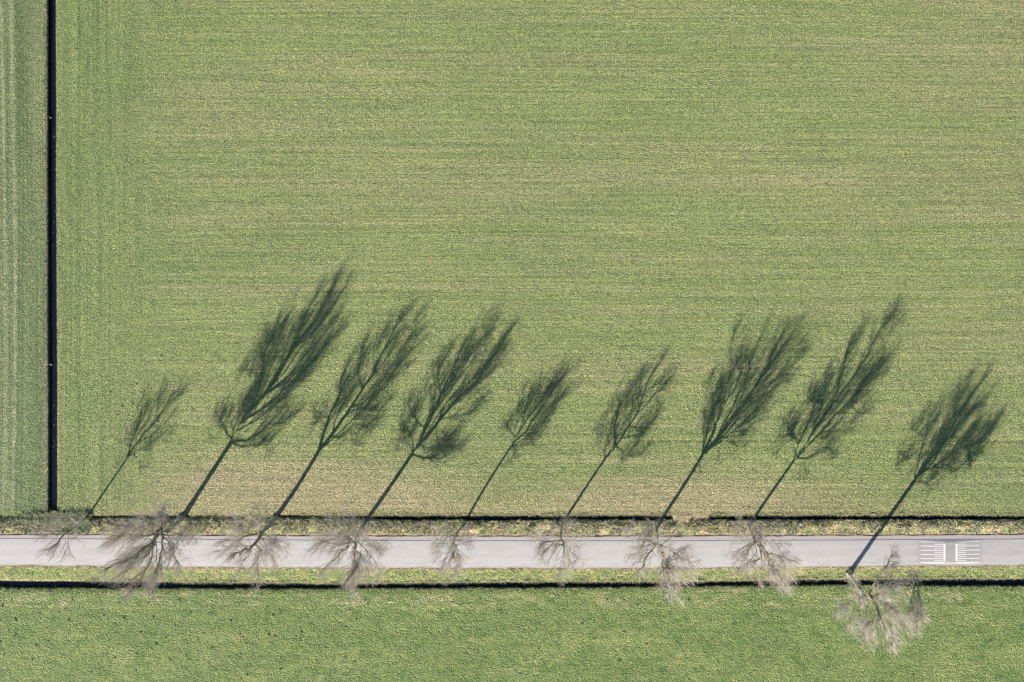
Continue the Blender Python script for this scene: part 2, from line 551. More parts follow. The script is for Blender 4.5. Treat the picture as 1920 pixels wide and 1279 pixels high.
# ditch sides
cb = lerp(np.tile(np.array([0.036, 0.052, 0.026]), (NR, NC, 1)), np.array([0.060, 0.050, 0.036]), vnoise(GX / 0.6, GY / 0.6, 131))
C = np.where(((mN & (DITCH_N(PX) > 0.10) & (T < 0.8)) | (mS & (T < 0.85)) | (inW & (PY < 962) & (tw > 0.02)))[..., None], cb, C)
# shallow, filled parts of the northern ditch
fill = mN & (DITCH_N(PX) <= 0.10) & (PX > 160)
C = np.where(fill[..., None], lerp(np.tile(np.array([0.19, 0.155, 0.10]), (NR, NC, 1)), G_LUSH, np.clip((0.5 - p1) * 3, 0, 1)), C)
# bare earth scrapes
soilm = np.zeros_like(Z)
for (sx, sy, rx, ry, am) in [(935, 952.5, 15, 2.2, 1), (884, 951.5, 8, 1.4, .8), (975, 952.5, 5, 1.6, .8), (1122, 941, 10, 1.8, 1), (1146, 941, 8, 1.8, .9), (1175, 941, 9, 1.4, .9), (1120, 951, 6, 1.3, .7),
                             (427, 971, 16, 5.5, .9), (1306, 971, 17, 5, .8), (1290, 962, 18, 5, .5), (1900, -4, 34, 8, .6), (1925, 8, 16, 10, .6), (141, 948, 4, 3, .9), (125, 923, 4, 4, .7), (16, 971, 3, 4, .7), (25, 982, 3, 4, .7),
                             (518, 299, 5, 4, .7), (441, 341, 6, 2.2, .8), (487, 803, 6, 3, .9), (238, 797, 3, 5, 1), (241, 806, 3, 5, 1), (277, 763, 4, 4, .8), (228, 818, 3, 4, .8), (1165, 481, 5, 2, .8), (380, 492, 4, 3, .6), (1460, 942, 8, 3, .7),
                             (82, 219, 4, 5, 1), (81, 240, 2.5, 12, .8), (83, 684, 3.5, 5, 1), (83, 706, 2, 10, .7), (806, 484, 5, 3, .6)]:
    dd = np.sqrt(((PX - sx) / rx) ** 2 + ((PY - sy) / ry) ** 2) + 0.9 * (fbm(GX / 0.7, GY / 0.5, 141, 2) - 0.5)
    soilm = np.maximum(soilm, am * (1 - sstep(0.55, 1.15, dd)))
C = lerp(C, SOIL * 1.12, soilm * 0.9)
Z -= 0.05 * soilm * inframe * ~inW
C = np.clip(C, 0.01, 0.6)
ROWS = np.where(isw, 1.0, np.where(np.isin(kk, ['field_n', 'field_e']), hd, 0.0))
C = np.concatenate([C, ROWS[..., None]], -1)

# build the pieces ---------------------------------------------------------
idx = np.arange(NR * NC).reshape(NR, NC)
quads = np.stack([idx[1:, :-1], idx[1:, 1:], idx[:-1, 1:], idx[:-1, :-1]], -1)      # (NR-1,NC-1,4)
rk = kk[:-1, :-1]
cc = np.tile(np.arange(NC - 1), (NR - 1, 1))
rowpy = PY[:-1, :-1]
V = np.stack([GX, GY, Z], -1).reshape(-1, 3)
CC = C.reshape(-1, 4)
north = np.isin(rk, ['field_n', 'field_e'])
west_d = north & (cc >= iW) & (cc < iE) & (rowpy < 962)
nd = (rk == 'ditch_n') & (cols_px[cc] > 150)
reg = {
    'main_field': (north & (cc >= iE), M_FIELD, 'large pale green grass field with straw coloured mowing streaks above the road'),
    'west_field': (north & (cc < iW), M_FIELD, 'narrow strip of cool green field with tramlines left of the ditch'),
    'south_field': (rk == 'field_s', M_SOUTH, 'clumpy bright green field below the lower ditch'),
    'north_verge': ((rk == 'verge_n') | ((rk == 'ditch_n') & ~nd) | (north & (cc >= iW) & (cc < iE) & ~west_d), M_VERGE, 'rough tan and green grass berm between the tree row ditch and the road'),
    'south_verge': (rk == 'verge_s', M_VERGE, 'bright green and straw verge between the road and the lower ditch'),
    'north_ditch': (nd, M_BANK, 'narrow dark ditch broken by filled gaps along the upper side of the road'),
    'south_ditch': (rk == 'ditch_s', M_BANK, 'continuous dark ditch along the lower verge'),
    'west_ditch': (west_d, M_BANK, 'straight dark ditch running up the left side of the big field'),
    'road_bed': (rk == 'under', M_BANK, 'earth bed under the asphalt road'),
}
for name, (mask, mat, lab) in reg.items():
    f = quads[mask]
    u, inv = np.unique(f, return_inverse=True)
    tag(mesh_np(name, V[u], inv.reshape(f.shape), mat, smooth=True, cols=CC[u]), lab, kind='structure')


# water -------------------------------------------------------------------
def strip(name, xs, ya, yb, z, mat, label, rowsn=1, colfn=None, kind='structure', zfn=None, parent=None):
    ts = np.linspace(0, 1, rowsn + 1)
    a = np.asarray(ya); b = np.asarray(yb)
    py = a[None, :] + (b - a)[None, :] * ts[:, None]
    px = np.tile(xs, (rowsn + 1, 1))
    zz = np.full(px.shape, z) if zfn is None else zfn(px, ts[:, None])
    v = np.stack([X(px), Y(py), zz], -1).reshape(-1, 3)
    n = len(xs)
    i = np.arange((rowsn + 1) * n).reshape(rowsn + 1, n)
    q = np.stack([i[1:, :-1], i[1:, 1:], i[:-1, 1:], i[:-1, :-1]], -1).reshape(-1, 4)
    c = colfn(px, py, ts[:, None] * np.ones((1, n))).reshape(-1, 3) if colfn else None
    o = mesh_np(name, v, q, mat, parent=parent, smooth=True, cols=c)
    if kind:
        tag(o, label, kind=kind)
    return o


xw = np.arange(-300, 2300, 20.0)
strip('south_ditch_water', xw, SD_T(xw) + 0.4, SD_B(xw) - 0.5, -0.42, M_WATER, 'black still water in the lower ditch')
xn = np.arange(700, 2300, 20.0)
strip('north_ditch_water', xn, ND_T(xn) + 0.3, ND_B(xn) - 0.5, -0.38, M_WATER, 'black still water in the ditch under the tree row')
ys_ = np.linspace(-300, 956, 60)
wv_ = np.concatenate([np.stack([X(LW + 0.3 + west_shift(ys_)), Y(ys_), np.full(60, -0.40)], -1), np.stack([X(LE - 0.6 + west_shift(ys_)), Y(ys_), np.full(60, -0.40)], -1)])
wq = np.array([[i, i + 1, 60 + i + 1, 60 + i] for i in range(59)])[:, ::-1]
tag(mesh_np('west_ditch_water', wv_, wq[:, ::-1], M_WATER), 'black still water in the straight left ditch', kind='structure')

# road --------------------------------------------------------------------
xr = np.concatenate([[-5000, -2500, -900, -300], np.arange(-60, 1990, 4.0), [2300, 2900, 5000, 7500]])
ROADZ = 0.045


def edge_wob(x, s, a):
    return a * (fbm(x / 26.0, x * 0, s, 3) - 0.5)


def road_col(px, py, t):
    c = np.tile(np.array([0.246, 0.238, 0.232]), (*px.shape, 1))
    gx, gy_ = X(px), Y(py)
    far = sstep(1500, 1750, px)
    c = c * (1 - 0.10 * far)[..., None]
    # the polished wheel tracks and the pale lower edge
    c = c * (1 + 0.05 * np.exp(-((t - 0.3) / 0.12) ** 2) + 0.045 * np.exp(-((t - 0.72) / 0.12) ** 2))[..., None]
    c = lerp(c, np.array([0.275, 0.262, 0.258]), np.exp(-((t - 0.92) / 0.035) ** 2) * 0.75)
    c = lerp(c, np.array([0.215, 0.185, 0.165]), sstep(0.95, 1.0, t) * 0.9)
    c = c * (1 + 0.10 * (fbm(gx / 6.0, gy_ / 0.5, 151, 3) - 0.5) + 0.08 * (fbm(gx / 1.2, gy_ / 0.7, 153, 2) - 0.5))[..., None]
    return lerp(c, np.array([0.20, 0.175, 0.155]), (1 - sstep(0.0, 0.10, 1 - t + 0.10 * (fbm(gx / 1.3, gy_ * 0, 154, 3) - 0.5))) * 0.6)


def sh_col(px, py, t):
    c = np.tile(np.array([0.215, 0.200, 0.197]), (*px.shape, 1))
    gx, gy_ = X(px), Y(py)
    c = lerp(c, np.array([0.20, 0.165, 0.135]), (1 - sstep(0.0, 0.35, t + 0.3 * (fbm(gx / 2.0, gy_, 155, 2) - .5))) * 0.8)
    return c * (1 + 0.12 * (fbm(gx / 2.0, gy_ / 0.3, 152, 3) - 0.5))[..., None]


def skirt(zt, lo=-0.12):
    def f(px, t):
        z = np.full(px.shape, zt) + 0 * t
        return z
    return f


strip('road', xr, RD_J(xr) + 0.75, RD_S(xr) + 0.6 + edge_wob(xr, 161, 3.0), ROADZ, M_ROAD, 'pale grey asphalt country road crossing the picture', 30, road_col,
      zfn=lambda px, t: ROADZ + 0.03 * np.sin(np.pi * t) + 0 * px)
strip('road_shoulder', xr, RD_N(xr) + edge_wob(xr, 162, 3.0), RD_J(xr) - 0.45, ROADZ, M_ROAD, 'pinkish grey shoulder strip along the upper edge of the road', 6, sh_col,
      zfn=lambda px, t: ROADZ - 0.004 + 0 * px + 0 * t)
strip('road_joint', xr, RD_J(xr) - 0.47, RD_J(xr) + 0.77, ROADZ - 0.03, M_ROAD, 'dark joint line between asphalt and shoulder', 1,
      lambda px, py, t: np.tile(np.array([0.075, 0.075, 0.085]), (*px.shape, 1)))

# speed hump --------------------------------------------------------------
HX0, HX1 = 1712.0, 1850.0


def hump_z(px, py):
    side = sstep(0.0, 5.0, py - RD_J(px) - 0.8) * sstep(0.0, 6.0, RD_S(px) - 1.0 - py)
    return 0.08 * side * (sstep(HX0, 1772, px) * (1 - sstep(1791, HX1, px)))


def road_z(px, py):
    t = (py - RD_J(px) - 0.75) / (RD_S(px) + 0.6 - RD_J(px) - 0.75)
    return ROADZ + 0.03 * np.sin(np.pi * np.clip(t, 0, 1))


hump = bpy.data.objects.new('speed_hump', None)
col.objects.link(hump)
hump.location = (float(X(1781)), float(Y(1036)), ROADZ)
tag(hump, 'low asphalt speed hump across the road with two white comb shaped markings', 'speed hump')


def local(v):
    return v - np.array(hump.location)[None, :]


def patch(name, x0, x1, ya0, yb0, ya1, yb1, lift, mat, parent, base=None, nx=16, ny=1, colr=None):
    xs = np.linspace(x0, x1, nx + 1)
    ts = np.linspace(0, 1, ny + 1)
    f = (xs - x0) / (x1 - x0)
    a = ya0 + (ya1 - ya0) * f
    b = yb0 + (yb1 - yb0) * f
    py = a[None] + (b - a)[None] * ts[:, None]
    px = np.tile(xs, (ny + 1, 1))
    zz = road_z(px, py) + hump_z(px, py) + lift
    v = local(np.stack([X(px), Y(py), zz], -1).reshape(-1, 3))
    n = nx + 1
    i = np.arange((ny + 1) * n).reshape(ny + 1, n)
    q = np.stack([i[1:, :-1], i[1:, 1:], i[:-1, 1:], i[:-1, :-1]], -1).reshape(-1, 4)
    c = None
    if colr is not None:
        tj = (py - RD_J(px) - 0.75) / (RD_S(px) + 0.6 - RD_J(px) - 0.75)
        k_ = sstep(1714, 1730, px) * (1 - sstep(1832, 1848, px)) * sstep(0.0, 0.1, tj) * (1 - sstep(0.84, 0.93, tj))
        c = lerp(road_col(px, py, tj), np.array(colr), k_)
        c = (c * (1 + 0.10 * (fbm(X(px) / 1.5, Y(py) / 0.4, 171, 2) - .5))[..., None]).reshape(-1, 3)
    o = mesh_np(name, v, q, mat, parent=hump, smooth=True, cols=c)
    return o


srf = patch('hump_surface', HX0, HX1, 1013.0, 1057.6, 1012.2, 1056.8, 0.004, M_ROAD, hump, nx=40, ny=40, colr=(0.192, 0.183, 0.182))
longs = [1015.7, 1023.3, 1031.2, 1039.2, 1046.8, 1054.3]
shorts = [1019.8, 1027.2, 1035.2, 1043.0, 1050.5]


def child_to(o, parent):
    o.parent = parent


for side in (0, 1):
    if side == 0:
        bar = patch('road_marking', 1768.8, 1771.8, 1014.6, 1055.4, 1014.6, 1055.4, 0.009, M_PAINT, hump, nx=2, ny=8)
        for y in longs:
            o = patch('stripe', 1725.8, 1768.8, y - .66, y + .66, y - .66, y + .66, 0.009, M_PAINT, hump); o.parent = bar
        for y in shorts:
            o = patch('stripe', 1751.6, 1768.8, y - .55, y + .55, y - .55, y + .55, 0.009, M_PAINT, hump, nx=4); o.parent = bar
    else:
        bar = patch('road_marking', 1790.9, 1794.2, 1014.6, 1055.4, 1014.4, 1055.2, 0.009, M_PAINT, hump, nx=2, ny=8)
        for y in longs:
            o = patch('stripe', 1794.2, 1835.9, y - .66, y + .66, y - 1.43, y - .11, 0.009, M_PAINT, hump); o.parent = bar
        for y in shorts:
            o = patch('stripe', 1794.2, 1811.0, y - .55, y + .55, y - .85, y + .25, 0.009, M_PAINT, hump, nx=4); o.parent = bar


# ------------------------------------------------------------------ trees
def tubes(P, R, n):
    """P (M,K,3) polylines, R (M,K) radii -> verts, quads"""
    M_, K, _ = P.shape
    Tn = np.gradient(P, axis=1)
    Tn /= np.linalg.norm(Tn, axis=2, keepdims=True) + 1e-9
    ref = np.where(np.abs(Tn[..., 2:3]) > 0.9, np.array([1.0, 0, 0]), np.array([0, 0, 1.0]))
    A = np.cross(Tn, ref); A /= np.linalg.norm(A, axis=2, keepdims=True) + 1e-9
    B = np.cross(Tn, A)
    an = np.arange(n) / n * 2 * np.pi
    v = P[:, :, None, :] + R[:, :, None, None] * (np.cos(an)[None, None, :, None] * A[:, :, None, :] + np.sin(an)[None, None, :, None] * B[:, :, None, :])
    base = (np.arange(M_) * K * n)[:, None, None]
    k = np.arange(K - 1)[None, :, None]; j = np.arange(n)[None, None, :]
    j2 = (j + 1) % n
    a = base + k * n + j; b = base + k * n + j2; c = base + (k + 1) * n + j2; d_ = base + (k + 1) * n + j
    q = np.stack([a, d_, c, b], -1).reshape(-1, 4)
    return v.reshape(-1, 3), q


def join(parts):
    vs, qs, off = [], [], 0
    for v, q in parts:
        vs.append(v); qs.append(q + off); off += len(v)
    return np.concatenate(vs), np.concatenate(qs)


def resample(P, step, rng_, wob=0.0):
    """Catmull-Rom through P (n,3) then even spacing, with a little wander"""
    P = np.asarray(P)
    Q = np.concatenate([[2 * P[0] - P[1]], P, [2 * P[-1] - P[-2]]])
    out = []
    for i in range(1, len(Q) - 2):
        for t in np.linspace(0, 1, 12, endpoint=False):
            p0, p1, p2, p3 = Q[i - 1], Q[i], Q[i + 1], Q[i + 2]
            out.append(0.5 * ((2 * p1) + (p2 - p0) * t + (2 * p0 - 5 * p1 + 4 * p2 - p3) * t * t + (3 * p1 - p0 - 3 * p2 + p3) * t ** 3))
    out.append(P[-1])
    out = np.array(out)
    s = np.concatenate([[0], np.cumsum(np.linalg.norm(np.diff(out, axis=0), axis=1))])
    n = max(3, int(s[-1] / step) + 1)
    ss = np.linspace(0, s[-1], n)
    r = np.stack([np.interp(ss, s, out[:, k]) for k in range(3)], 1)
    if wob:
        w_ = rng_.normal(0, wob, r.shape); w_[0] = 0
        w_ = (w_ + np.roll(w_, 1, 0)) / 2; w_[0] = 0
        r = r + w_
    return r, s[-1]


def unit(v):
    return v / (np.linalg.norm(v, axis=-1, keepdims=True) + 1e-9)


def grow(starts, dirs, lens, K, curl, up, rng_, wander=0.12):
    """M polylines of K points"""
    M_ = len(starts)
    P = np.zeros((M_, K, 3)); P[:, 0] = starts
    dcur = unit(dirs)
    for k in range(1, K):
        dcur = unit(dcur + np.array([0, 0, up]) / K + rng_.normal(0, wander, (M_, 3)) + curl)
        P[:, k] = P[:, k - 1] + dcur * (lens / (K - 1))[:, None]
    return P


def side_dirs(Tn, ang, rng_, lift=0.0):
    M_ = len(Tn)
    r = rng_.normal(0, 1, (M_, 3)); r[:, 2] += lift
    perp = unit(r - (r * Tn).sum(1, keepdims=True) * Tn)
    a = ang[:, None]
    return unit(Tn * np.cos(a) + perp * np.sin(a))


def build_tree(name, label, base, tr, fork, dlean, org, sc, limbs, R, seed, dens=1.0, twig=1.0):
    """base, fork in photo pixels; limbs are traced shadow polylines ((zoom x, zoom y) list, depth share or None)"""
    rg = np.random.default_rng(seed)
    tr *= 1.18
    root = bpy.data.objects.new(name, None)
    col.objects.link(root)
    bx, by = float(X(base[0])), float(Y(base[1]))
    root.location = (bx, by, 0)
    tag(root, label, 'tree', 'bare winter trees along the road')

    def rel(px, py):
        v = np.array([float(X(px)) - bx, float(Y(py)) - by])
        return v @ U, v @ LAT

    def to3(su, sl_, dd):
        p = U * dd + LAT * sl_
        return np.array([p[0], p[1], max((su - dd) * TAN, 0.02)])

    fu, fl = rel(*fork)
    known = []          # (su, sl, d) samples of what is already built
    tp = []
    bend_ = rg.normal(0, 0.12)
    for t in np.linspace(0, 1, 8):
        bow = bend_ * math.sin(t * math.pi)
        su, s_l, dd = fu * t, fl * t + bow, dlean * t
        known.append((su, s_l, dd)); p = to3(su, s_l, dd)
        if t == 0: p[2] = -0.25
        tp.append(p)
    trunk_pts = np.array(tp)
    # flared foot, straight bole
    tpts, L = resample(trunk_pts, 0.45, rg)
    tt = np.linspace(0, 1, len(tpts))
    rr = tr * (1.0 - 0.22 * tt) + tr * 0.55 * np.exp(-tt * 14)
    rr = rr * (1 + 0.05 * rg.normal(size=len(tt)))
    v, q = tubes(tpts[None], rr[None], 12)
    # root toes
    toes = []
    for k in range(6):
        a = k / 6 * 6.283 + rg.uniform(-.3, .3)
        o = np.array([math.cos(a), math.sin(a), 0])
        toes.append(np.array([[0, 0, 0.5], [*(o * tr * 0.9)[:2], 0.28], [*(o * tr * 1.7)[:2], 0.05], [*(o * tr * 2.5)[:2], -0.12]]))
    toes = np.array(toes)
    tv = tubes(toes, np.tile(np.array([[0.5, 0.42, 0.3, 0.12]]) * tr, (6, 1)), 6)
    v, q = join([(v, q), tv])
    mesh_np('trunk', v, q, M_BARK, parent=root, smooth=True)

    top = max(max(rel(org[0] + a / sc, org[1] + b / sc)[0] for a, b in pts) for pts, _ in limbs)
    jobs = [(np.array([rel(org[0] + a / sc, org[1] + b / sc) for a, b in pts]), dsh, 1.0) for pts, dsh in limbs]
    for e in range(int(len(limbs) * 1.0)):                 # thinner limbs growing beside the main ones
        S = jobs[e % len(limbs)][0].copy()
        a = float(np.clip(rg.normal(0, 0.11), -0.2, 0.2))
        v_ = S - S[0]
        v_ = np.stack([v_[:, 0] * math.cos(a) - v_[:, 1] * math.sin(a), v_[:, 0] * math.sin(a) + v_[:, 1] * math.cos(a)], 1) * rg.uniform(0.62, 0.97)
        jobs.append((S[0] + v_, rg.uniform(-0.95, 0.95), 0.5))
    for e in range(9):                                     # thin low boughs all round the lower crown
        ph = e * 2.4 + rg.uniform(-.4, .4)
        rr_ = R * rg.uniform(0.6, 0.92)
        jobs.append((None, ('abs', rr_ * math.cos(ph), rr_ * math.sin(ph), rg.uniform(-1.3, 2.4), rg.uniform(1.05, 1.6) * fu), 0.5))
    ln2 = [float(np.linalg.norm(np.diff(j_[0], axis=0), axis=1).sum()) if k_ < len(limbs) else 0 for k_, j_ in enumerate(jobs)]
    order = np.argsort(ln2)[::-1]
    for li, (S, dshare, thin) in enumerate(jobs):
        kn = np.array(known)
        if S is None:
            _, d1, s1, z1, su0 = dshare
            # leave from the limb that already leads that way
            j = np.argmin(0.25 * (kn[:, 0] - su0) ** 2 + 0.5 * (kn[:, 1] - s1 * 0.3) ** 2 + 0.5 * (kn[:, 2] - d1 * 0.3) ** 2)
            a0, a1, a2 = kn[j]
            h0 = (a0 - a2) * TAN
            ends = [(a0, a1)]
            for q_, zq in ((0.5, 0.45), (1.0, 1.0)):
                dq = a2 + (d1 - a2) * q_ ** 0.85
                ends.append(((h0 + z1 * zq) / TAN + dq, a1 + (s1 - a1) * q_))
            S = np.array(ends)
        else:
            j = np.argmin((kn[:, 0] - S[0, 0]) ** 2 + 6 * (kn[:, 1] - S[0, 1]) ** 2)
        S[0] = kn[j, :2]
        d0 = kn[j, 2]
        seg = np.concatenate([[0], np.cumsum(np.linalg.norm(np.diff(S, axis=0), axis=1))])
        f = seg / seg[-1]
        fr_h = np.clip((S[-1, 0] - fu) / (top - fu), 0, 1)
        room = math.sqrt(max(R * R - min(abs(S[-1, 1]), R * .9) ** 2, (0.35 * R) ** 2))
        room *= math.sqrt(max(1 - (max(fr_h - 0.3, 0) / 0.85) ** 2, 0.2))
        dend = dlean * 0.6 + dshare[1] if isinstance(dshare, tuple) else dlean * 0.6 + (dshare + 0.1) * room + 0.34 * R * fr_h
        dd = d0 + (dend - d0) * f ** 0.85
        droop = 1.6 if isinstance(dshare, tuple) else 0.5
        dd = np.minimum(dd, S[:, 0] - ((S[0, 0] - d0) * TAN - droop) / TAN)
        P = np.array([to3(S[k, 0], S[k, 1], dd[k]) for k in range(len(S))])
        if thin == 1.0:
            for k in range(len(S)):
                known.append((S[k, 0], S[k, 1], dd[k]))
                if k:
                    for m_ in np.linspace(0.2, 0.8, 4):
                        known.append(tuple(np.array([S[k - 1, 0], S[k - 1, 1], dd[k - 1]]) * (1 - m_) + np.array([S[k, 0], S[k, 1], dd[k]]) * m_))
        A, Ln = resample(P, 0.4, rg, 0.05)
        n = len(A)
        t = np.linspace(0, 1, n)
        r0 = min(0.0046 * Ln ** 1.5 + 0.03, tr * 0.6) * thin * np.clip(Ln / 9.0, 0.5, 1.0)
        ta = 0.85
        if li == order[0]: r0, ta = tr * 0.80, 0.62
        elif li == order[1]: r0, ta = max(r0, tr * 0.62), 0.7
        rad = r0 * (1 - t) ** ta + 0.014
        parts = [tubes(A[None], rad[None], 7)]
        Tn = unit(np.gradient(A, axis=0))
        # second order branches
        m2 = max(6, int(Ln * (3.7 if thin == 1.0 else 2.8) * dens))
        u2 = np.clip(rg.beta(1.35, 1.0, m2) * 0.78 + 0.22, 0, 0.995)
        ii = u2 * (n - 1)
        i0 = np.clip(ii.astype(int), 0, n - 2); fr = (ii - i0)[:, None]
        st_ = A[i0] * (1 - fr) + A[i0 + 1] * fr
        d2 = side_dirs(Tn[i0], rg.uniform(0.35, 0.95, m2), rg, 0.15)
        l2 = np.clip((0.85 + 0.36 * Ln * (1 - u2)) * rg.uniform(0.55, 1.35, m2), 0.6, 3.8) * (0.75 + 0.25 * R / 5.5)
        K2 = 6
        B2 = grow(st_, d2, l2, K2, 0.0, 0.9, rg, 0.12)
        r2 = np.interp(u2, t, rad) * 0.5
        r2 = np.clip(r2, 0.014, 0.045)
        rr2 = r2[:, None] * np.linspace(1, 0.35, K2)[None]
        parts.append(tubes(B2, rr2, 4))
        v, q = join(parts)
        lo = mesh_np('limb', v, q, M_LIMB, parent=root, smooth=True)
        # fine twigs
        per = np.maximum((l2 * 5.2 * twig).astype(int), 3)
        src = np.repeat(np.arange(m2), per)
        m3 = len(src)
        u3 = rg.uniform(0.15, 1.0, m3) * (K2 - 1.001)
        k0 = u3.astype(int); fr = (u3 - k0)[:, None]
        st3 = B2[src, k0] * (1 - fr) + B2[src, k0 + 1] * fr
        t3 = unit(B2[src, k0 + 1] - B2[src, k0])
        d3 = side_dirs(t3, rg.uniform(0.3, 0.75, m3), rg, 0.2)
        l3 = rg.uniform(0.4, 1.15, m3)
        B3 = grow(st3, d3, l3, 4, 0.0, 0.45, rg, 0.16)
        r3 = np.tile(np.array([[0.0085, 0.0075, 0.006, 0.004]]), (m3, 1)) * TWR
        # twiglets
        n4 = 3
        src4 = np.repeat(np.arange(m3), n4); m4 = len(src4)
        u4 = rg.uniform(0.25, 1.0, m4) * 2.999
        k4 = u4.astype(int); f4 = (u4 - k4)[:, None]
        st4 = B3[src4, k4] * (1 - f4) + B3[src4, k4 + 1] * f4
        t4 = unit(B3[src4, k4 + 1] - B3[src4, k4])
        d4 = side_dirs(t4, rg.uniform(0.3, 0.9, m4), rg, 0.2)
        B4 = grow(st4, d4, rg.uniform(0.2, 0.6, m4), 2, 0.0, 0.4, rg, 0.1)
        r4 = np.tile(np.array([[0.0055, 0.0035]]), (m4, 1)) * TWR
        v, q = join([tubes(B3, r3, 3), tubes(B4, r4, 3)])
        tw_ = mesh_np('twigs', v, q, M_TWIG, parent=lo, smooth=True)
        tag(tw_, kind='stuff')
    return root


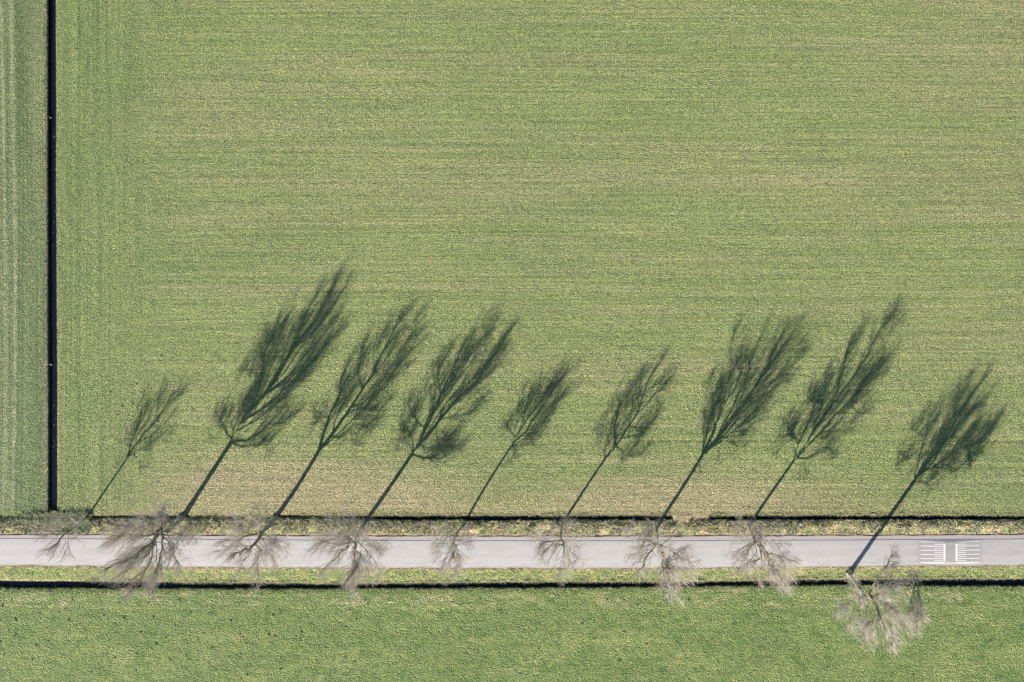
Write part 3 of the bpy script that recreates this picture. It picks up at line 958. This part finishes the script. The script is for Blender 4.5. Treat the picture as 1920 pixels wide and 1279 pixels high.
TWR = 1.1
TREES = [
    ('bare_tree', 'slender sparse bare tree at the foot of the left ditch, leftmost of the row', (162, 971), 0.13, (237, 861), 0.0, (160, 700), 4.567, [
        ([(350, 735), (385, 640), (420, 530), (460, 430), (480, 300), (490, 200)], -0.3),
        ([(365, 715), (430, 620), (520, 490), (610, 400), (700, 250), (790, 130), (800, 80)], -0.5),
        ([(430, 630), (490, 570), (560, 535), (640, 470), (710, 400)], 0.5),
        ([(360, 715), (450, 665), (530, 620), (620, 565), (690, 560)], -0.8),
        ([(550, 450), (610, 330), (640, 220), (640, 150)], 0.2),
        ([(560, 440), (650, 340), (760, 230), (860, 140)], -0.1),
        ([(380, 640), (370, 560), (400, 450)], 0.4),
    ], 3.6, 11, 0.8, 0.8),
    ('bare_tree', 'tallest and broadest bare tree, its dense fan of limbs reaching the lower ditch', (342, 971), 0.33, (434, 828), 0.0, (380, 500), 3.553, [
        ([(190, 1160), (210, 1080), (260, 960), (290, 880)], -0.75),
        ([(215, 1130), (270, 1010), (300, 930), (320, 840)], 0.5),
        ([(300, 1030), (340, 900), (385, 770), (400, 640), (440, 510), (500, 380), (570, 260)], -0.45),
        ([(385, 770), (430, 620), (480, 520), (530, 430), (600, 330)], 0.5),
        ([(330, 980), (410, 850), (500, 700), (590, 550), (650, 410), (720, 250), (800, 120)], -0.75),
        ([(390, 900), (480, 760), (560, 620), (640, 490), (740, 370), (830, 200), (890, 60)], -0.2),
        ([(400, 890), (530, 720), (640, 560), (760, 420), (860, 280), (960, 120)], 0.35),
        ([(420, 870), (560, 740), (660, 620), (780, 480), (900, 300)], -0.95),
        ([(300, 1040), (400, 940), (520, 840), (650, 710), (760, 590), (880, 470)], -0.6),
        ([(270, 1090), (350, 1030), (450, 940), (560, 850), (660, 770)], 0.75),
        ([(230, 1165), (290, 1155), (370, 1110), (440, 1060), (530, 1040), (640, 950)], -0.4),
        ([(200, 1150), (150, 1100), (120, 1020), (150, 930)], 0.2),
        ([(380, 740), (330, 700), (270, 690), (250, 740)], -0.9),
        ([(190, 1180), (260, 1200), (340, 1190), (420, 1200)], 0.6),
        ([(430, 600), (390, 560), (370, 480)], 0.1),
    ], 6.0, 12, 1.05, 1.1),
    ('bare_tree', 'bare tree with one strong leader and a pale forked foot, third of the row', (516, 971), 0.29, (597, 846), 0.0, (560, 550), 3.996, [
        ([(150, 1190), (230, 1080), (340, 930), (420, 810), (480, 710), (550, 610), (590, 510), (660, 380), (720, 270), (780, 180), (830, 100)], -0.3),
        ([(150, 1170), (185, 1050), (230, 920), (300, 780), (310, 660), (340, 560)], -0.7),
        ([(240, 1060), (270, 960), (320, 850), (370, 740), (430, 600)], 0.6),
        ([(560, 600), (640, 520), (730, 370), (820, 270), (920, 140)], -0.6),
        ([(480, 700), (560, 620), (640, 550), (740, 470), (830, 350), (910, 310)], 0.5),
        ([(400, 870), (470, 830), (560, 750), (640, 670), (740, 600), (830, 520)], -0.8),
        ([(235, 1110), (310, 1070), (380, 1030), (430, 985), (500, 1000), (570, 980)], -0.5),
        ([(350, 930), (430, 870), (500, 860), (600, 880), (640, 800)], 0.7),
        ([(480, 720), (450, 600), (470, 470), (500, 350)], -0.95),
        ([(250, 920), (180, 930), (120, 980)], 0.5),
        ([(560, 590), (570, 450), (620, 330), (670, 200)], 0.3),
        ([(380, 1030), (400, 1090), (430, 1150)], -0.2),
    ], 5.4, 13, 1.0, 1.0),
    ('bare_tree', 'bare tree with drooping low boughs and a round open fan, fourth of the row', (684, 979), 0.28, (772, 852), 0.0, (720, 570), 3.874, [
        ([(205, 1080), (260, 1000), (290, 900), (350, 760), (370, 600), (360, 500), (350, 450)], -0.5),
        ([(270, 980), (330, 850), (400, 680), (440, 600), (500, 470), (560, 340), (640, 200)], 0.4),
        ([(400, 650), (390, 540), (395, 430), (440, 350)], -0.85),
        ([(350, 820), (450, 670), (540, 540), (620, 390), (700, 260), (800, 100)], -0.25),
        ([(240, 1040), (320, 950), (400, 850), (480, 750), (570, 650), (660, 580), (740, 450), (830, 320), (940, 140)], -0.6),
        ([(380, 870), (450, 720), (560, 620), (700, 480), (790, 350), (850, 250)], 0.2),
        ([(480, 760), (590, 670), (680, 570), (780, 500), (870, 410)], -0.95),
        ([(420, 840), (500, 820), (590, 800), (660, 760), (740, 700)], -0.7),
        ([(205, 1085), (270, 1115), (330, 1120), (420, 1120), (490, 1080), (560, 1050)], -0.6),
        ([(250, 1040), (330, 1050), (420, 1045), (490, 1040)], 0.3),
        ([(390, 900), (380, 970), (420, 1020), (490, 1040)], 0.7),
        ([(210, 1080), (190, 1030), (160, 1010), (140, 940)], -0.7),
        ([(285, 890), (240, 850), (200, 790), (170, 700)], 0.45),
        ([(215, 1070), (200, 960), (150, 880), (120, 830)], -0.4),
        ([(360, 560), (320, 640), (290, 600)], -0.2),
    ], 5.8, 14, 0.95, 1.0),
    ('bare_tree', 'small narrow bare tree with a short straight stem, fifth of the row', (868, 986), 0.16, (955, 842), 0.0, (900, 660), 6.395, [
        ([(350, 1170), (410, 1080), (450, 960), (520, 800), (540, 680), (580, 560), (600, 430)], -0.4),
        ([(360, 1180), (450, 1050), (560, 950), (620, 830), (700, 720), (780, 600), (860, 470), (960, 330), (1100, 210)], -0.2),
        ([(450, 1000), (520, 880), (600, 760), (680, 650), (760, 520), (850, 370), (960, 200)], 0.3),
        ([(470, 1050), (560, 960), (650, 900), (740, 850), (800, 760), (860, 680), (960, 570)], -0.7),
        ([(490, 1040), (590, 990), (680, 960), (720, 920)], 0.5),
        ([(430, 1040), (370, 960), (320, 880), (300, 830)], -0.5),
        ([(520, 850), (490, 720), (500, 640)], 0.6),
        ([(380, 1140), (450, 1140), (520, 1120), (600, 1080)], -0.4),
        ([(600, 780), (700, 640), (760, 560), (880, 420)], -0.9),
    ], 3.9, 15, 1.15, 1.1),
    ('bare_tree', 'bare tree with crooked side boughs and a thin leader, sixth of the row', (1055, 981), 0.18, (1136, 858), 0.0, (1090, 650), 5.115, [
        ([(235, 1065), (330, 950), (460, 760), (530, 640), (570, 540), (610, 430), (640, 330), (700, 230), (770, 130)], -0.15),
        ([(235, 1060), (225, 1010), (245, 900), (250, 840)], -0.8),
        ([(330, 930), (325, 850), (340, 680), (380, 540), (430, 480), (490, 420)], -0.7),
        ([(330, 720), (250, 730), (160, 750)], -0.5),
        ([(460, 750), (470, 650), (490, 580), (480, 480)], 0.8),
        ([(540, 630), (620, 560), (680, 490), (760, 420), (830, 400)], -0.7),
        ([(460, 770), (540, 770), (640, 780), (690, 700), (740, 580)], -0.4),
        ([(390, 880), (470, 860), (560, 850)], 0.7),
        ([(340, 970), (390, 1000), (385, 1050), (400, 1090), (470, 1050), (590, 1050)], -0.5),
        ([(380, 560), (330, 450), (300, 520)], -0.2),
        ([(620, 400), (720, 370), (800, 300)], 0.6),
        ([(590, 480), (560, 380), (600, 270), (640, 200)], -0.9),
    ], 4.9, 16, 0.9, 0.95),
    ('bare_tree', 'wide bare tree forking low into many spread limbs beside the filled ditch gap', (1230, 988), 0.25, (1316, 855), 0.0, (1270, 570), 4.127, [
        ([(180, 1160), (200, 1040), (215, 900), (230, 760)], -0.6),
        ([(185, 1165), (240, 980), (280, 830), (330, 680), (400, 560)], 0.35),
        ([(190, 1170), (240, 1060), (320, 880), (390, 730), (450, 640), (500, 500), (560, 420)], -0.85),
        ([(200, 1160), (300, 1040), (360, 920), (430, 790), (480, 680), (540, 560), (570, 430), (620, 300), (680, 180)], 0.2),
        ([(210, 1180), (320, 1030), (430, 890), (540, 740), (630, 600), (700, 500), (730, 380), (800, 260), (860, 180)], -0.35),
        ([(230, 1170), (370, 1010), (460, 890), (560, 780), (640, 720), (740, 650), (850, 580)], -0.9),
        ([(320, 1020), (420, 870), (520, 760), (600, 640), (700, 490), (800, 350), (900, 220), (1000, 70)], -0.6),
        ([(330, 1060), (430, 1020), (520, 980), (590, 920), (670, 880)], -0.5),
        ([(440, 940), (520, 920), (600, 880)], 0.8),
        ([(280, 820), (270, 680), (230, 580)], -0.3),
        ([(640, 590), (760, 460), (860, 370), (980, 360)], 0.1),
        ([(560, 740), (700, 620), (830, 560), (930, 440)], 0.6),
        ([(370, 1040), (430, 1080), (500, 1110)], 0.5),
        ([(540, 560), (470, 480), (440, 390)], -0.95),
    ], 6.0, 17, 0.85, 0.95),
    ('bare_tree', 'bare tree with a leaning stem and straight limbs, right of the ditch gap', (1404, 986), 0.20, (1488, 864), 0.0, (1460, 570), 4.125, [
        ([(115, 1200), (150, 1080), (220, 950), (270, 830), (260, 720)], -0.6),
        ([(130, 1190), (230, 1050), (290, 900), (340, 780), (360, 640), (360, 530)], 0.5),
        ([(240, 1040), (330, 880), (420, 760), (470, 620), (510, 440), (560, 290), (640, 170)], -0.8),
        ([(250, 1030), (360, 860), (470, 710), (580, 560), (660, 440), (720, 320), (780, 210), (870, 100)], -0.2),
        ([(140, 1200), (260, 1060), (380, 930), (480, 820), (610, 700), (700, 570), (800, 460), (870, 390)], -0.55),
        ([(300, 1000), (420, 880), (540, 770), (640, 640), (750, 560), (830, 510)], 0.6),
        ([(140, 1220), (210, 1190), (290, 1150), (370, 1115), (450, 1130)], -0.7),
        ([(300, 1000), (390, 980), (480, 980), (570, 960)], 0.3),
        ([(640, 430), (760, 330), (860, 220), (890, 60)], 0.3),
        ([(340, 780), (270, 720), (220, 690)], -0.9),
        ([(150, 1080), (100, 1020), (0, 1025)], 0.3),
        ([(170, 1060), (90, 960), (50, 880)], 0.8),
        ([(540, 770), (600, 830), (660, 860)], -0.3),
    ], 5.4, 18, 1.0, 1.05),
    ('bare_tree', 'bare tree standing alone on the lower side of the road near the speed hump', (1592, 1075), 0.30, (1714, 903), 0.3, (1650, 690), 5.117, [
        ([(330, 1070), (360, 920), (400, 780), (440, 650), (510, 500), (570, 410), (600, 330)], -0.3),
        ([(410, 760), (320, 820), (220, 890), (140, 960)], -0.5),
        ([(350, 1070), (430, 900), (520, 760), (570, 640), (600, 540)], 1.2),
        ([(380, 1040), (480, 880), (590, 740), (680, 580), (770, 440), (850, 310), (920, 200), (1010, 80)], -0.6),
        ([(400, 1040), (500, 920), (600, 740), (700, 640), (760, 520), (860, 430), (950, 340), (1000, 290)], 0.1),
        ([(420, 1030), (510, 950), (620, 870), (720, 790), (820, 750)], 1.25),
        ([(510, 960), (640, 965), (720, 1000)], -0.3),
        ([(680, 700), (800, 670), (890, 640), (890, 560)], -0.8),
        ([(800, 750), (865, 820), (850, 940)], 0.2),
        ([(440, 640), (350, 600), (390, 480)], 0.4),
        ([(690, 520), (720, 350), (750, 200)], -0.95),
        ([(350, 1090), (440, 1110), (500, 1160)], 0.6),
        ([(820, 750), (930, 720), (1010, 640), (1100, 540)], -0.1),
        ([(770, 440), (880, 400), (940, 380)], -0.4),
    ], 6.6, 19, 1.0, 1.05),
]
for t in TREES:
    build_tree(*t)


# ------------------------------------------------------------------ coarse grass, clods, leaves
def ground_z(px, py):
    """height of the ground sheet at photo pixels, by nearest sample"""
    ci = np.clip(np.searchsorted(cols_px, px), 0, NC - 1)
    ri = np.array([np.searchsorted(PY[:, c], y) for c, y in zip(ci, py)])
    ri = np.clip(ri, 0, NR - 1)
    return Z[ri, ci]


def tuft_mat(name):
    m, nt, b = new_mat(name)
    at = N(nt, 'ShaderNodeAttribute', attribute_name='tone')
    nt.links.new(at.outputs['Color'], b.inputs['Base Color'])
    b.inputs['Roughness'].default_value = 0.8
    b.inputs['Specular IOR Level'].default_value = 0.2
    return m


M_TUFT = tuft_mat('grass_blades')


def tufts(name, label, px, py, hgt, spread, palette, rg, blades=7, cat=None):
    n = len(px)
    z0 = ground_z(px, py)
    c = np.stack([X(px), Y(py), z0 - 0.02], -1)
    src = np.repeat(np.arange(n), blades)
    m = len(src)
    a = rg.uniform(0, 2 * np.pi, m)
    o = np.stack([np.cos(a), np.sin(a), np.zeros(m)], -1)
    h = hgt[src] * rg.uniform(0.55, 1.15, m)
    sp = spread[src] * rg.uniform(0.5, 1.3, m)
    sd = np.stack([-np.sin(a), np.cos(a), np.zeros(m)], -1)
    wd = rg.uniform(0.012, 0.028, m)[:, None] * 1.4
    b0 = c[src] + o * 0.03 + o * rg.uniform(0, 0.05, m)[:, None]
    mid = b0 + o * (sp * 0.45)[:, None]; mid[:, 2] += h * 0.75
    tip = b0 + o * sp[:, None]; tip[:, 2] += h * 0.9
    v = np.stack([b0 - sd * wd, b0 + sd * wd, mid + sd * wd * .8, mid - sd * wd * .8, tip + sd * wd * .15, tip - sd * wd * .15], 1).reshape(-1, 3)
    i = np.arange(m)[:, None] * 6
    q = np.concatenate([i + np.array([[0, 1, 2, 3]]), i + np.array([[3, 2, 4, 5]])])
    pi = rg.integers(0, len(palette), n)
    cc_ = np.array(palette)[pi][src] * rg.uniform(0.75, 1.25, m)[:, None]
    o_ = mesh_np(name, v, q, M_TUFT, cols=np.repeat(cc_, 6, axis=0))
    tag(o_, label, kind='stuff')
    return o_


rg = np.random.default_rng(5)
pal_dry = [(0.38, 0.31, 0.225), (0.33, 0.27, 0.19), (0.40, 0.335, 0.25), (0.23, 0.235, 0.12), (0.14, 0.17, 0.07), (0.10, 0.13, 0.055)]
pal_grn = [(0.14, 0.18, 0.06), (0.165, 0.19, 0.07), (0.11, 0.155, 0.05), (0.22, 0.205, 0.11)]
n = 9000
px = rg.uniform(-20, 1940, n)
t = rg.beta(1.2, 1.6, n)
py = ND_B(px) + (RD_N(px) - ND_B(px) - 2.0) * t
keep = fbm(X(px) / 1.5, Y(py) / 0.7, 201, 2) > 0.40
px, py = px[keep], py[keep]
cl = 0.6 + 0.9 * vnoise(X(px) / 0.9, Y(py) / 0.6, 202)
tufts('berm_grass', 'rank tan and green grass tussocks on the berm above the road', px, py, 0.30 * cl, 0.22 * cl, pal_dry, rg, 5)
n = 3800
px = rg.uniform(-20, 1940, n)
py = RD_S(px) + 1.5 + (SD_T(px) - RD_S(px) - 2.2) * rg.uniform(0, 1, n)
cl = 0.5 + 0.8 * vnoise(X(px) / 0.7, Y(py) / 0.5, 203)
tufts('verge_grass', 'short green and straw grass tufts on the verge below the road', px, py, 0.09 * cl, 0.11 * cl, pal_grn + [(0.30, 0.26, 0.13)], rg, 4)
n = 6000
px = rg.uniform(-20, 1940, n)
py = SD_B(px) + rg.normal(-1.0, 2.6, n)
cl = 0.6 + 0.8 * vnoise(X(px) / 0.7, Y(py) / 0.5, 204)
tufts('bank_grass', 'green grass tufts hanging over the lower bank of the long ditch', px, py, 0.18 * cl, 0.2 * cl, pal_grn, rg, 4)
n = 3500
py = rg.uniform(-20, 958, n)
px = LW + west_shift(py) + rg.normal(0.0, 1.8, n)
cl = 0.6 + 0.8 * vnoise(X(px) / 0.7, Y(py) / 0.7, 205)
tufts('ditch_edge_grass', 'short grass tufts along the left ditch edge', px, py, 0.14 * cl, 0.16 * cl, [(0.09, 0.125, 0.05), (0.12, 0.15, 0.06), (0.2, 0.16, 0.11)], rg, 4)
n = 7500
px = rg.uniform(150, 1940, n)
w_ = rg.integers(0, 3, n)
py = np.where(w_ == 0, ND_T(px) - rg.exponential(0.9, n), np.where(w_ == 1, ND_B(px) + rg.normal(-0.5, 1.1, n), SD_T(px) - rg.exponential(0.8, n)))
keep = (w_ == 2) | (DITCH_N(px) > 0.3)
px, py = px[keep], py[keep]
cl = 0.5 + 1.0 * vnoise(X(px) / 1.1, Y(py) / 0.6, 207)
tufts('ditch_lip_grass', 'straw coloured grass fringing the lips of both roadside ditches', px, py, 0.13 * cl, 0.2 * cl, [(0.30, 0.26, 0.15), (0.22, 0.21, 0.10), (0.13, 0.16, 0.06)], rg, 4)
# rank weeds where the left ditch ends
n = 2600
px = rg.uniform(40, 170, n); py = rg.normal(978, 9, n)
k = (py > 960) & (py < 1001)
px, py = px[k], py[k]
cl = 0.7 + 0.9 * vnoise(X(px) / 0.8, Y(py) / 0.8, 206)
tufts('ditch_head_weeds', 'leafy green weeds and dead stalks at the end of the left ditch', px, py, 0.24 * cl, 0.26 * cl, [(0.08, 0.13, 0.04), (0.11, 0.15, 0.06), (0.17, 0.17, 0.10), (0.22, 0.19, 0.14)], rg, 7)


def lumps(name, label, px, py, size, mat, flat, rg, kind='stuff', zfix=None):
    z0 = ground_z(px, py) if zfix is None else np.full(len(px), zfix)
    parts = []
    n = 7
    for i in range(len(px)):
        a = np.arange(n) / n * 2 * np.pi + rg.uniform(0, 1)
        s = size[i] * rg.uniform(0.7, 1.3, n)
        asp = rg.uniform(0.7, 1.4)
        c = np.array([float(X(px[i])), float(Y(py[i])), z0[i]])
        ring0 = np.stack([np.cos(a) * s * asp, np.sin(a) * s / asp, np.full(n, -0.03 * (1 - flat))], -1)
        ring1 = np.stack([np.cos(a) * s * asp * .65, np.sin(a) * s / asp * .65, size[i] * (0.5 * (1 - flat) + 0.02) * rg.uniform(.7, 1.2, n)], -1)
        top = np.array([[0, 0, size[i] * (0.62 * (1 - flat) + 0.02)]])
        v = np.concatenate([ring0, ring1, top]) + c
        j = np.arange(n); j2 = (j + 1) % n
        q = np.concatenate([np.stack([j, j2, n + j2], -1), np.stack([j, n + j2, n + j], -1), np.stack([n + j, n + j2, np.full(n, 2 * n)], -1)])
        parts.append((v, q))
    v, q = join(parts)
    return tag(mesh_np(name, v, q, mat), label, kind=kind)


n = 230
px = np.concatenate([rg.uniform(0, 700, 120), rg.uniform(0, 1900, 110)])
py = 1122 + 150 * rg.beta(1.0, 1.3, n)
lumps('soil_clods', 'small dark clods of soil scattered over the lower field', px, py, rg.uniform(0.06, 0.19, n) , M_CLOD, 0.0, rg)
px = np.concatenate([[1640, 1646, 1670, 1677, 1692, 1702, 1735, 1760, 1666, 234, 229, 241, 207], rg.uniform(200, 300, 8)])
py = np.concatenate([[592, 600, 598, 606, 606, 612, 612, 613, 790, 750, 762, 779, 735], rg.uniform(720, 830, 8)])
lumps('soil_clods', 'small dark clods of soil in the big field beside the tree shadows', px, py, rg.uniform(0.08, 0.19, len(px)), M_CLOD, 0.0, rg)
px = np.concatenate([rg.normal(98, 3.2, 34)])
py = np.concatenate([rg.uniform(225, 330, 14), rg.uniform(370, 470, 8), rg.uniform(680, 860, 12)])
lumps('floating_leaves', 'pale flecks of leaf floating on the left ditch water', px, py, rg.uniform(0.03, 0.08, 34), M_LEAF, 1.0, rg, zfix=-0.395)


# drain outlets in the western ditch
def drain(px, py, label):
    r = bpy.data.objects.new('drain_pipe', None)
    col.objects.link(r)
    r.location = (float(X(px)), float(Y(py)), -0.22)
    tag(r, label, 'pipe', 'field drain outlets in the left ditch')
    a = np.linspace(-0.35, 0.55, 5)
    P = np.stack([a, -0.35 * a, -0.12 * a], -1)
    out = tubes(P[None], np.full((1, 5), 0.10), 12)
    inn = tubes(P[None, ::-1], np.full((1, 5), 0.082), 12)
    v, q = join([out, inn])
    nring = 12
    o1 = np.arange(nring) + 4 * nring
    i1 = np.arange(nring) + 5 * nring
    ip = P[-1]
    # lip joins outer and inner rings by nearest vertex
    rim = []
    for k in range(nring):
        k2 = (k + 1) % nring
        na = 5 * nring + int(np.argmin(np.linalg.norm(v[5 * nring:6 * nring] - v[o1[k]], axis=1)))
        nb = 5 * nring + int(np.argmin(np.linalg.norm(v[5 * nring:6 * nring] - v[o1[k2]], axis=1)))
        rim.append((o1[k], o1[k2], nb, na))
    q = np.concatenate([q, np.array(rim)])
    mesh_np('pipe_tube', v, q, M_PIPE, parent=r, smooth=True)
    col_ = tubes(np.array([P[0] + (P[-1] - P[0]) * s for s in (0.86, 0.90, 0.95)])[None], np.full((1, 3), 0.118), 12)
    mesh_np('collar', *col_, M_PIPE, parent=r, smooth=True)


drain(88.5, 219, 'upper pale plastic drain pipe poking from the left ditch bank')
drain(89.5, 683, 'lower pale plastic drain pipe poking from the left ditch bank')
